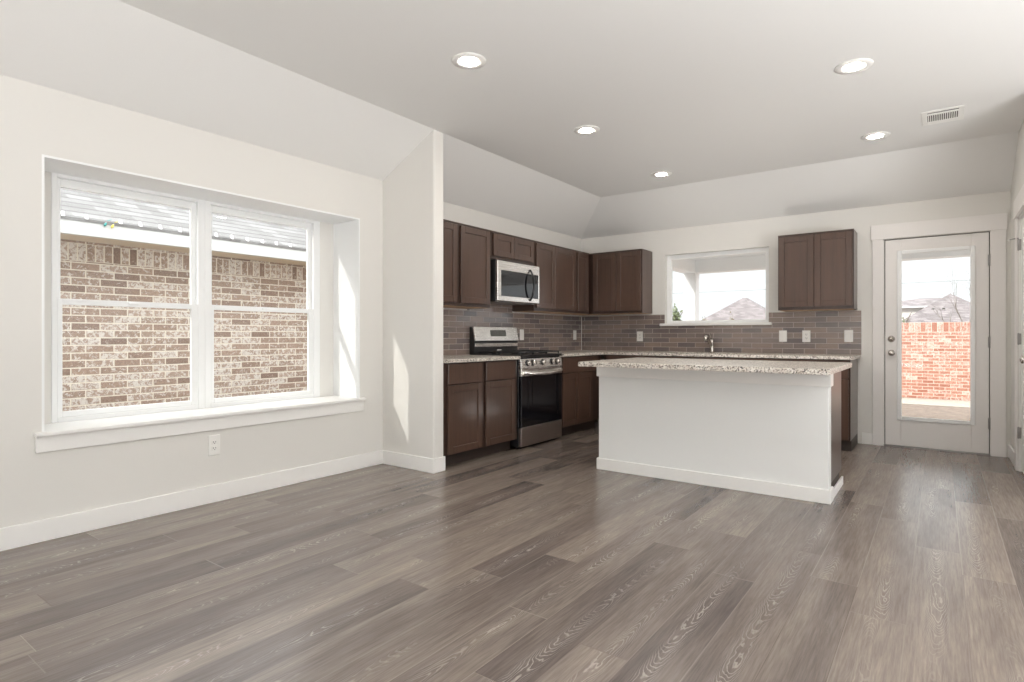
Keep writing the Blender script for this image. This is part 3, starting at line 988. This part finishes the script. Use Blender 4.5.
for ba, bc in ((ra0 + 0.13, 0.26), (ra0 + 0.13, 0.51), (ra0 + 0.379, 0.385), (ra0 + 0.63, 0.26), (ra0 + 0.63, 0.51)):
    MB(lf).lathe([(0, 0.0), (0.045, 0), (0.045, 0.006), (0.034, 0.009), (0.034, 0.014), (0, 0.015)], (ba, 0.9222, bc), (0, 1, 0), 18).build('burner', M['iron'], rg)
# backguard
mb = MB(lf, bevel=0.003)
mb.prism([(0.012, 0.900), (0.085, 0.900), (0.080, 1.020), (0.078, 1.040), (0.078, 1.056), (0.052, 1.205), (0.012, 1.205)], ra0 + 0.002, ra1 - 0.002, 'cba', bev=0.002)
bgd = mb.build('backguard', M['black'], rg, 'black back panel standing above the cooktop')
MB(lf).prism([(0.0790, 1.0575), (0.100, 1.0575), (0.074, 1.206), (0.053, 1.206)], ra0 + 0.004, ra1 - 0.004, 'cba', bev=0.002).build('control_fascia', M['steel'], bgd, 'stainless slanted fascia')


def fasc(b, off):        # point on the slanted fascia at height b
    return 0.100 - (b - 1.0575) / (1.206 - 1.0575) * 0.026 + off


MB(lf).prism([(fasc(1.105, 0.0006), 1.105), (fasc(1.105, 0.003), 1.105), (fasc(1.172, 0.003), 1.172), (fasc(1.172, 0.0006), 1.172)], 4.855, 5.125, 'cba').build('display', M['display'], bgd, 'dark clock display')
MB(lf, bevel=0.001).box(ra0 + 0.006, ra1 - 0.006, 0.995, 1.030, 0.0805, 0.089).build('steel_strip', M['steel'], bgd, 'polished steel strip')
for k in range(4):
    pass
MB(lf).box(4.972, 5.000, 0.950, 0.962, 0.0835, 0.0865).box(5.004, 5.028, 0.950, 0.962, 0.0835, 0.0865).box(5.032, 5.046, 0.950, 0.962, 0.0835, 0.0865).build('badge', M['plastic'], bgd, 'small white lettering')
# control panel with five knobs
mb = MB(lf)
mb.prism([(0.641, 0.790), (0.676, 0.790), (0.664, 0.884), (0.641, 0.884)], ra0 + 0.001, ra1 - 0.001, 'cba', bev=0.002)
cp = mb.build('control_panel', M['steel'], rg, 'stainless panel carrying the burner knobs')
for ka in (4.705, 4.795, 4.973, 5.150, 5.240):
    mb = MB(lf)
    mb.lathe([(0, 0), (0.023, 0), (0.0235, 0.022), (0.020, 0.028), (0, 0.029)], (ka, 0.842, 0.679), (0, 0.12, 1), 18)
    mb.box(ka - 0.004, ka + 0.004, 0.826, 0.864, 0.706, 0.716)
    kn = mb.build('knob', M['chrome'], rg)
    MB(lf).lathe([(0, 0), (0.032, 0), (0.031, 0.008), (0, 0.009)], (ka, 0.841, 0.670), (0, 0.12, 1), 18).build('knob_skirt', M['black'], kn, 'black ring behind the knob')  # black ring stands in for the dark shadow behind each knob
# oven door
od = MB(lf, bevel=0.003).box(ra0 + 0.004, ra1 - 0.004, 0.214, 0.712, 0.641, 0.674).build('oven_door', M['blackglass'], rg, 'black glass oven door')
MB(lf, bevel=0.003).box(ra0 + 0.004, ra1 - 0.004, 0.7125, 0.786, 0.641, 0.676).build('door_cap', M['steel'], od, 'stainless top of the oven door')
MB(lf).box(ra0 + 0.12, ra1 - 0.12, 0.30, 0.64, 0.6742, 0.6752).build('oven_window', M['blackglass'], od)
pts = []
for k in range(17):
    u = k / 16
    a = ra0 + 0.03 + u * (ra1 - ra0 - 0.06)
    pts.append((a, 0.748 - 0.016 * math.sin(math.pi * u), 0.678 + 0.052 * math.sin(math.pi * u) ** 0.6))
MB(lf).tube(pts, 0.019, 12).build('handle', M['steel'], od)
dr = MB(lf, bevel=0.003).box(ra0 + 0.002, ra1 - 0.002, 0.024, 0.206, 0.641, 0.672).build('storage_drawer', M['steel_dark'], rg, 'stainless storage drawer under the oven')
MB(lf, bevel=0.002).box(ra0 + 0.03, ra0 + 0.27, 0.2065, 0.2135, 0.648, 0.668).build('drawer_grip', M['steel_dark'], dr)
for fa_, fc in ((ra0 + 0.03, 0.08), (ra1 - 0.06, 0.08), (ra0 + 0.03, 0.60), (ra1 - 0.06, 0.60)):
    MB(lf).lathe([(0, 0), (0.018, 0), (0.018, 0.024), (0, 0.024)], (fa_ + 0.015, 0.0, fc), (0, 1, 0), 12).build('foot', M['black'], rg)

# ------------------------------------------------------------------ microwave
mw = thing('microwave', lf(4.965, 1.463, 0.2), 'stainless over-the-range microwave hanging under the short wall cabinet', 'microwave')
mb = MB(lf, bevel=0.003)
mb.box(4.596, 5.348, 1.463, 1.880, 0.012, 0.352)
mb.build('body', M['black'], mw)
mb = MB(lf, bevel=0.003)
mb.box(4.596, 5.348, 1.776, 1.872, 0.3525, 0.384).box(4.596, 5.348, 1.466, 1.516, 0.3525, 0.384)
mb.box(4.596, 4.655, 1.516, 1.776, 0.3525, 0.384).box(5.335, 5.348, 1.516, 1.776, 0.3525, 0.384)
dd = mb.build('door_frame', M['steel'], mw, 'stainless front frame')
MB(lf).box(4.656, 5.205, 1.517, 1.775, 0.3525, 0.381).build('door_window', M['blackglass'], mw, 'dark reflective window')
MB(lf).box(5.207, 5.334, 1.517, 1.775, 0.3525, 0.380).build('keypad', M['blackglass'], mw, 'dark keypad strip')
pts = []
for k in range(15):
    u = k / 14
    pts.append((5.165, 1.490 + u * 0.330, 0.386 + 0.050 * math.sin(math.pi * u) ** 0.7))
MB(lf).tube(pts, 0.0105, 12).build('handle', M['black'], mw, 'black bowed handle')
MB(lf).box(4.62, 5.32, 1.456, 1.4625, 0.05, 0.33).build('vent_grille', M['hinge'], mw)

# ------------------------------------------------------------------ kitchen island
isl = thing('kitchen_island', (-1.44, 4.6, 0), 'white island with dark cabinet side standing in front of the kitchen', 'kitchen island')
IX0, IX1, IY0, IY1, IY2 = -2.291, -0.592, 4.326, 4.440, 4.990
MB(bevel=0.004).box(IX0, IX1, IY0, IY1, 0, 0.870).build('half_wall', M['island'], isl, 'white painted front of the island')
mb = MB(bevel=0.003)
mb.box(IX0 - 0.014, IX1 + 0.014, IY0 - 0.014, IY0, 0.772, 0.870).box(IX1, IX1 + 0.014, IY0, IY1, 0.772, 0.870).box(IX0 - 0.014, IX0, IY0, IY1, 0.772, 0.870)
mb.build('top_trim', M['trim'], isl)
mb = MB(bevel=0.003)
mb.box(IX0 - 0.014, IX1 + 0.014, IY0 - 0.014, IY0, 0, 0.094).box(IX1, IX1 + 0.014, IY0, IY1, 0, 0.094).box(IX0 - 0.014, IX0, IY0, IY1, 0, 0.094)
mb.build('baseboard', M['trim'], isl)
mb = MB(bevel=0.002)
mb.box(IX0 + 0.01, IX1 - 0.004, IY1 + 0.001, IY2 - 0.02, 0.105, 0.870)
mb.build('cabinet_body', M['cab'], isl, 'dark brown cabinet side')
MB().box(IX0 + 0.01, IX1 - 0.01, IY1 + 0.001, IY2 - 0.09, 0, 0.105).build('toe_kick', M['toe'], isl)
MB(bevel=0.002).box(IX1 - 0.004, IX1 + 0.010, IY1 + 0.001, IY2 - 0.022, 0, 0.060).build('shoe_trim', M['trim'], isl, 'white strip along the cabinet foot')


def isb(a, b, c):
    return Vector((a, IY2 - 0.02 + c, b))


for k in range(4):
    a = IX0 + 0.03 + k * 0.412
    slab(isb, isl, a, a + 0.395, 0.70, 0.855, 0.001)
    shaker(isb, isl, a, a + 0.395, 0.116, 0.692, 0.001)
MB(bevel=0.004, seg=2).box(-2.275, -0.535, 3.955, 5.060, 0.8715, 0.908).build('island_countertop', M['granite'], label='speckled granite slab on top of the white island', cat='countertop')


# ------------------------------------------------------------------ outlets and switches
def outlet(xf, a, b, c, label, w=0.080, h=0.126, kind='outlet'):
    t = thing('wall_outlet' if kind == 'outlet' else 'wall_switch', xf(a, b - h / 2, c), label, kind, 'white wall plates')
    MB(xf, bevel=0.0025).box(a - w / 2, a + w / 2, b - h / 2, b + h / 2, c, c + 0.006).build('plate', M['plastic'], t)
    if kind == 'outlet':
        for s in (-1, 1):
            zc = b + s * 0.020
            r = MB(xf, bevel=0.002).box(a - 0.017, a + 0.017, zc - 0.014, zc + 0.014, c + 0.006, c + 0.0085).build('socket', M['plastic'], t)
            mb = MB(xf)
            mb.box(a - 0.009, a - 0.006, zc - 0.003, zc + 0.008, c + 0.0082, c + 0.0092).box(a + 0.006, a + 0.009, zc - 0.003, zc + 0.008, c + 0.0082, c + 0.0092)
            mb.box(a - 0.003, a + 0.003, zc - 0.010, zc - 0.005, c + 0.0082, c + 0.0092)
            mb.build('slots', M['slot'], r)
    else:
        MB(xf, bevel=0.002).box(a - 0.017, a + 0.017, b - 0.034, b + 0.034, c + 0.006, c + 0.0095).build('rocker', M['plastic'], t)
    return t


def lw(a, b, c):
    return Vector((XL + c, a, b))


outlet(lw, 1.940, 0.380, 0, 'white power outlet low on the wall under the big window', 0.078, 0.135)
outlet(lf, 5.535, 1.122, TB, 'white switch plate on the tiles just right of the range', kind='switch')
outlet(lf, 6.760, 1.120, TB, 'white wall plate on the side tiles next to the corner', kind='switch')
outlet(bk, -3.087, 1.103, TB, 'white power outlet on the back tiles left of the sink window')
outlet(bk, -1.397, 1.106, TB, 'white switch plate just right of the sink window, left one of three', kind='switch')
outlet(bk, -1.163, 1.105, TB, 'white power outlet under the single wall cabinet, middle one of three')
outlet(bk, -0.765, 1.108, TB, 'white switch plate at the end of the tiles nearest the back door', kind='switch')

# ------------------------------------------------------------------ recessed lights
cl0 = thing('recessed_light', (-2.30, 2.68, ZC), 'round recessed ceiling light nearest the big window', 'ceiling light', 'recessed ceiling lights')
MB().lathe([(0.0485, 0.003), (0.0505, -0.006), (0.074, -0.008), (0.102, -0.006), (0.106, 0.0), (0.0485, 0.003)], (-2.30, 2.68, ZC), (0, 0, 1), 36).build('trim_ring', M['plastic'], cl0)
MB().lathe([(0, -0.0105), (0.030, -0.0095), (0.048, -0.0065), (0.048, -0.001), (0, -0.001)], (-2.30, 2.68, ZC), (0, 0, 1), 32).build('lens', M['lens'], cl0, 'glowing white lens')
for (x, y), lb in (((-2.305, 4.144), 'round recessed ceiling light just beyond the partition end, second from the window'),
                   ((-2.314, 5.734), 'small-looking recessed ceiling light nearest the sink window'),
                   ((-0.430, 4.146), 'round recessed ceiling light on the right, left above the ceiling vent'),
                   ((-0.433, 5.699), 'recessed ceiling light on the right, in front of the back door')):
    copy_thing(cl0, (x, y, ZC), lb)

# ceiling vent
cv = thing('ceiling_vent', (0.016, 5.475, ZC), 'white rectangular air vent in the ceiling near the back door', 'vent')
vx0, vx1, vy0, vy1 = -0.112, 0.146, 5.310, 5.645
mb = MB(bevel=0.002)
z0, z1 = ZC - 0.006, ZC - 0.0005
mb.box(vx0, vx0 + 0.034, vy0, vy1, z0, z1).box(vx1 - 0.034, vx1, vy0, vy1, z0, z1)
mb.box(vx0 + 0.034, vx1 - 0.034, vy0, vy0 + 0.036, z0, z1).box(vx0 + 0.034, vx1 - 0.034, vy1 - 0.075, vy1, z0, z1)
mb.build('frame', M['plastic'], cv)
MB().box(vx0 + 0.03, vx1 - 0.03, vy0 + 0.03, vy1 - 0.07, ZC - 0.0022, ZC - 0.0004).build('duct_opening', M['slot'], cv, 'dark duct behind the louvres')
for k in range(15):
    xx = vx0 + 0.0385 + k * 0.0130
    MB().box(xx, xx + 0.0062, vy0 + 0.098, vy1 - 0.075, z0 + 0.001, ZC - 0.0025).build('louvre', M['plastic'], cv)
MB().box(vx0 + 0.034, vx1 - 0.034, vy0 + 0.062, vy0 + 0.098, z0, ZC - 0.0025).build('crossbar', M['plastic'], cv)

# ------------------------------------------------------------------ outside: neighbouring house on the left
nh = thing('neighbor_house', (-6.4, 3.0, 0.0), 'weathered brown brick house close outside the big window', 'house')
MB().box(-6.6, -6.4, -6.0, 12.0, -0.3, 1.985).build('brick_wall', M['brick_house'], nh)
MB().box(-6.45, -6.03, -6.2, 12.2, 1.985, 2.000).build('soffit', M['cream'], nh, 'cream soffit under the eave')
MB(bevel=0.004).box(-6.03, -5.99, -6.2, 12.2, 1.982, 2.125).build('gutter', M['gutter'], nh, 'white gutter along the eave')
mb = MB()
mb.prism([(-5.985, 2.130), (-10.0, 4.14), (-10.0, 4.08), (-6.03, 2.090)], -6.3, 12.3, 'abc')
mb.bm.free()
mb.bm = bmesh.new()
for (xa, za, xb2, zb2) in ((-5.985, 2.130, -10.0, 4.14),):
    v = [mb.bm.verts.new(p) for p in ((xa, -6.3, za), (xa, 12.3, za), (xb2, 12.3, zb2), (xb2, -6.3, zb2),
                                      (xa, -6.3, za - 0.03), (xa, 12.3, za - 0.03), (xb2, 12.3, zb2 - 0.03), (xb2, -6.3, zb2 - 0.03))]
    for f in ((0, 1, 2, 3), (7, 6, 5, 4), (0, 4, 5, 1), (1, 5, 6, 2), (2, 6, 7, 3), (3, 7, 4, 0)):
        mb.bm.faces.new([v[i] for i in f])
mb.build('roof', M['shingle_near'], nh, 'light grey shingle roof')
clip0 = None
for yy in (1.703, 1.872, 2.133, 2.297, 2.469, 2.646, 3.002, 3.165, 3.335, 3.506, 3.673, 3.848):
    if clip0 is None:
        clip0 = MB().prism([(-6.012, 2.126), (-5.976, 2.126), (-5.984, 2.145), (-5.992, 2.170), (-6.002, 2.170), (-6.006, 2.145)], yy - 0.011, yy + 0.011, 'acb').build(
            'light_clip', M['clip'], label='small white string-light clip on the gutter of the brick house', cat='clip', group='string-light clips on the gutter', org=(-6.0, yy, 2.126))
    else:
        c = clip0.copy()
        COL.objects.link(c)
        c.location = (-6.0, yy, 2.126)
for nm, yy, zz, mm, lb in (('string_bulb', 2.000, 2.132, 'green_bulb', 'small green string-light bulb hanging at the gutter of the brick house'),
                           ('string_bulb', 2.055, 2.124, 'yellow_bulb', 'small yellow string-light bulb hanging at the gutter of the brick house')):
    bz = MB().lathe([(0, 0), (0.006, 0.001), (0.011, 0.011), (0.012, 0.018), (0.007, 0.030), (0.005, 0.038), (0, 0.038)], (-5.972, yy, zz - 0.05), (0, 0.5, 1), 12)
    bz.tube([(-5.972, yy + 0.026, zz + 0.005), (-5.985, yy + 0.06, zz + 0.02)], 0.003, 6)
    bz.build(nm, M[mm], label=lb, cat='bulb')

# ------------------------------------------------------------------ outside: patio, yard, wall, houses, trees
MB().box(-3.75, 2.0, YB + 0.152, 10.40, -0.24, -0.155).build('patio_slab', M['concrete'], kind='structure')
pr = thing('patio_cover', (-1.0, 8.6, 2.2), 'white covered patio roof seen through the sink window', 'patio cover')
MB().box(-3.70, 2.0, YB + 0.152, 10.40, 2.44, 2.50).build('roof', M['patio'], pr)
MB(bevel=0.004).box(-3.45, 2.0, 10.10, 10.34, 2.215, 2.439).build('front_beam', M['patio'], pr)
MB(bevel=0.004).box(-3.67, -3.45, YB + 0.16, 10.34, 2.215, 2.439).build('side_beam', M['patio'], pr)
MB(bevel=0.006).box(-3.67, -3.452, 10.10, 10.32, -0.154, 2.214).build('post', M['patio'], pr)

m_ = MB()
vv = [m_.bm.verts.new(p) for p in ((-90, -30, -0.24), (90, -30, -0.24), (90, 10.4, -0.165), (90, 17.0, -0.40), (90, 140, -1.2), (-90, 140, -1.2), (-90, 17.0, -0.40), (-90, 10.4, -0.165))]
for f in ((0, 1, 2, 7), (7, 2, 3, 6), (6, 3, 4, 5)):
    m_.bm.faces.new([vv[i] for i in f])
vb = [m_.bm.verts.new((v.co.x, v.co.y, -1.6)) for v in vv]
for i in range(8):
    j = (i + 1) % 8
    m_.bm.faces.new((vv[i], vb[i], vb[j], vv[j]))
m_.bm.faces.new(vb[::-1])
gr = m_.build('yard_ground', M['dirt'], kind='structure')

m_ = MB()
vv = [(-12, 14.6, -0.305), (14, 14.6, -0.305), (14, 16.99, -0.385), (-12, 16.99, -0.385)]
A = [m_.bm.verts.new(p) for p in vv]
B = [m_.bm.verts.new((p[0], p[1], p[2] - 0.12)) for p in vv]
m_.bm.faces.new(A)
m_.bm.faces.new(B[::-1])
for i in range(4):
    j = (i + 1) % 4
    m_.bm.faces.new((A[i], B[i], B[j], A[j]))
MB().box(-6.39, -4.36, -8.0, 11.0, -0.26, -0.20).build('side_path', M['side_path'], kind='structure')  # unseen pale strip added to bounce skylight up into the window recess
m_.build('footpath', M['path'], kind='structure')  # pale tan strip of ground along the foot of the garden wall

gw = thing('garden_wall', (0, 17.1, 0.0), 'red brick garden wall behind the yard, seen through the back door', 'wall')
MB().box(-12, 14, 17.0, 17.2, -0.45, 1.43).build('brick_panel', M['brick_fence'], gw)


def hiproof(mb, x0, x1, y0, y1, ze, zr, rx0, rx1, ry0, ry1):
    b = [mb.bm.verts.new(p) for p in ((x0, y0, ze), (x1, y0, ze), (x1, y1, ze), (x0, y1, ze))]
    r = [mb.bm.verts.new(p) for p in ((rx0, ry0, zr), (rx1, ry1, zr))]
    if abs(rx1 - rx0) > abs(ry1 - ry0):
        fs = ((b[0], b[1], r[1], r[0]), (b[1], b[2], r[1]), (b[2], b[3], r[0], r[1]), (b[3], b[0], r[0]))
    else:
        fs = ((b[0], b[1], r[0]), (b[1], b[2], r[1], r[0]), (b[2], b[3], r[1]), (b[3], b[0], r[0], r[1]))
    for f in fs:
        mb.bm.faces.new(f)
    mb.bm.faces.new(b[::-1])
    return mb


ha = thing('distant_house', (1.0, 57, -1.0), 'hip-roofed house beyond the garden wall, seen through the back door', 'house', 'houses beyond the garden wall')
hiproof(MB(), -3.6, 5.2, 51, 60, 1.35, 4.30, 0.62, 0.70, 54.8, 57).build('roof', M['shingle_far'], ha)
MB().box(-3.2, 4.8, 51.5, 59.6, -1.0, 1.35).build('wall', M['pale_wall'], ha)
hiproof(MB(), -6.0, 1.8, 58.2, 66, 3.55, 4.30, -1.40, 0.6, 60.6, 60.6).build('rear_roof', M['shingle_far'], ha)
MB().box(-6.05, 1.8, 58.0, 58.2, 3.42, 3.56).build('fascia', M['gutter'], ha, 'white fascia board')
MB().box(-5.6, 1.5, 58.6, 65.6, -1.0, 3.54).build('rear_wall', M['pale_wall'], ha)
for vx in (-0.42, 0.22):
    MB(bevel=0.02).box(vx - 0.09, vx + 0.09, 53.2, 53.6, 2.97, 3.16).build('roof_vent', M['slot'], ha)

hb = thing('distant_house', (-14.3, 57, -1.0), 'pyramid-roofed house seen through the sink window', 'house', 'houses beyond the garden wall')
hiproof(MB(), -18.9, -9.6, 50.4, 59.6, 1.35, 4.55, -14.45, -14.05, 55, 55).build('roof', M['shingle_far'], hb)
MB().box(-18.4, -10.1, 50.9, 59.1, -1.0, 1.35).build('wall', M['pale_wall'], hb)

pts = []
for k in range(41):
    u = k / 40
    xx = -30 + 60 * u
    pts.append((xx, 40, 4.22 - 0.22 * math.sin(math.pi * u) + 0.25 * u))
MB().tube(pts, 0.017, 6).build('power_cable', M['wire'], label='thin overhead cable crossing the sky above the houses', cat='cable')


def leafy(name, x, y, z0, h, r, matname, label, n, ls, seed, cat='tree', tall=1.0):
    rnd = random.Random(seed)
    t = thing(name, (x, y, z0), label, cat)
    mb = MB()
    mb.tube([(x, y, z0), (x + 0.03, y, z0 + h * 0.5), (x - 0.02, y, z0 + h * 0.92)], [0.09, 0.06, 0.015], 8)
    for k in range(9):
        a = rnd.uniform(0, 6.28)
        hz = z0 + h * rnd.uniform(0.35, 0.8)
        mb.tube([(x, y, hz), (x + math.cos(a) * r * 0.4, y + math.sin(a) * r * 0.4, hz + 0.12 * h), (x + math.cos(a) * r * 0.8, y + math.sin(a) * r * 0.8, hz + 0.2 * h)], [0.035, 0.02, 0.006], 5)
    mb.build('trunk', M['bark'], t)
    mb = MB()
    for k in range(n):
        while True:
            p = Vector((rnd.uniform(-1, 1), rnd.uniform(-1, 1), rnd.uniform(-1, 1)))
            if 0.25 < p.length < 1:
                break
        lump = 0.75 + 0.25 * math.sin(p.x * 7 + seed) * math.cos(p.z * 6 + p.y * 5)
        w = r * lump * (1.0 - 0.45 * max(0, p.z)) 
        c = Vector((x + p.x * w, y + p.y * w, z0 + h * 0.62 + p.z * h * 0.40 * lump))
        d = Vector((rnd.gauss(0, 1), rnd.gauss(0, 1), rnd.gauss(0.3, 1))).normalized()
        s = d.cross(Vector((rnd.gauss(0, 1), rnd.gauss(0, 1), rnd.gauss(0, 1)))).normalized()
        q = [c - d * ls, c + s * ls * 0.45, c + d * ls, c - s * ls * 0.45]
        mb.bm.faces.new([mb.bm.verts.new(p_) for p_ in q])
    mb.build('foliage', M[matname], t, recalc=False)
    return t


leafy('evergreen_tree', -8.30, 22, -0.55, 2.95, 0.55, 'leaf_dark', 'dark green tree left of the patio post, seen through the sink window', 900, 0.085, 3)
leafy('olive_shrub', -6.66, 20.5, -0.5, 2.36, 0.30, 'leaf_olive', 'small olive-green tree right of the patio post, seen through the sink window', 320, 0.06, 5)
leafy('olive_shrub', -6.10, 21.6, -0.5, 2.50, 0.28, 'leaf_olive', 'olive-green tree at the foot of the pyramid roof, seen through the sink window', 320, 0.06, 8)
leafy('evergreen_shrub', -0.78, 19, -0.45, 2.25, 0.22, 'leaf_dark', 'green shrub top peeking over the brick garden wall at the left of the door glass', 320, 0.05, 11)

# bare tree at the right of the back door
rt = random.Random(21)
mb = MB()


def branch(p, d, ln, r, depth):
    n = 4
    pts, rr = [p.copy()], [r]
    for k in range(n):
        d = (d + Vector((rt.gauss(0, 0.10), rt.gauss(0, 0.10), rt.gauss(0.04, 0.07)))).normalized()
        p = p + d * (ln / n)
        pts.append(p.copy())
        rr.append(r * (1 - 0.16 * (k + 1)))
    mb.tube([tuple(q) for q in pts], rr, 5)
    if depth == 0:
        return
    for k in range(4 if depth > 1 else 3):
        i = rt.choice((2, 3, 4)) if k else 4
        a = Vector((rt.gauss(-0.15, 0.6), rt.gauss(0, 0.6), rt.gauss(0.25, 0.4)))
        branch(pts[i], (d * 0.8 + a).normalized(), ln * rt.uniform(0.55, 0.8), rr[i] * 0.62, depth - 1)


branch(Vector((0.62, 20.0, -0.5)), Vector((-0.05, 0, 1)), 1.7, 0.10, 4)
mb.build('bare_tree', M['bark'], label='leafless tree behind the garden wall at the right of the door glass', cat='tree', org=(0.62, 20.0, -0.5))
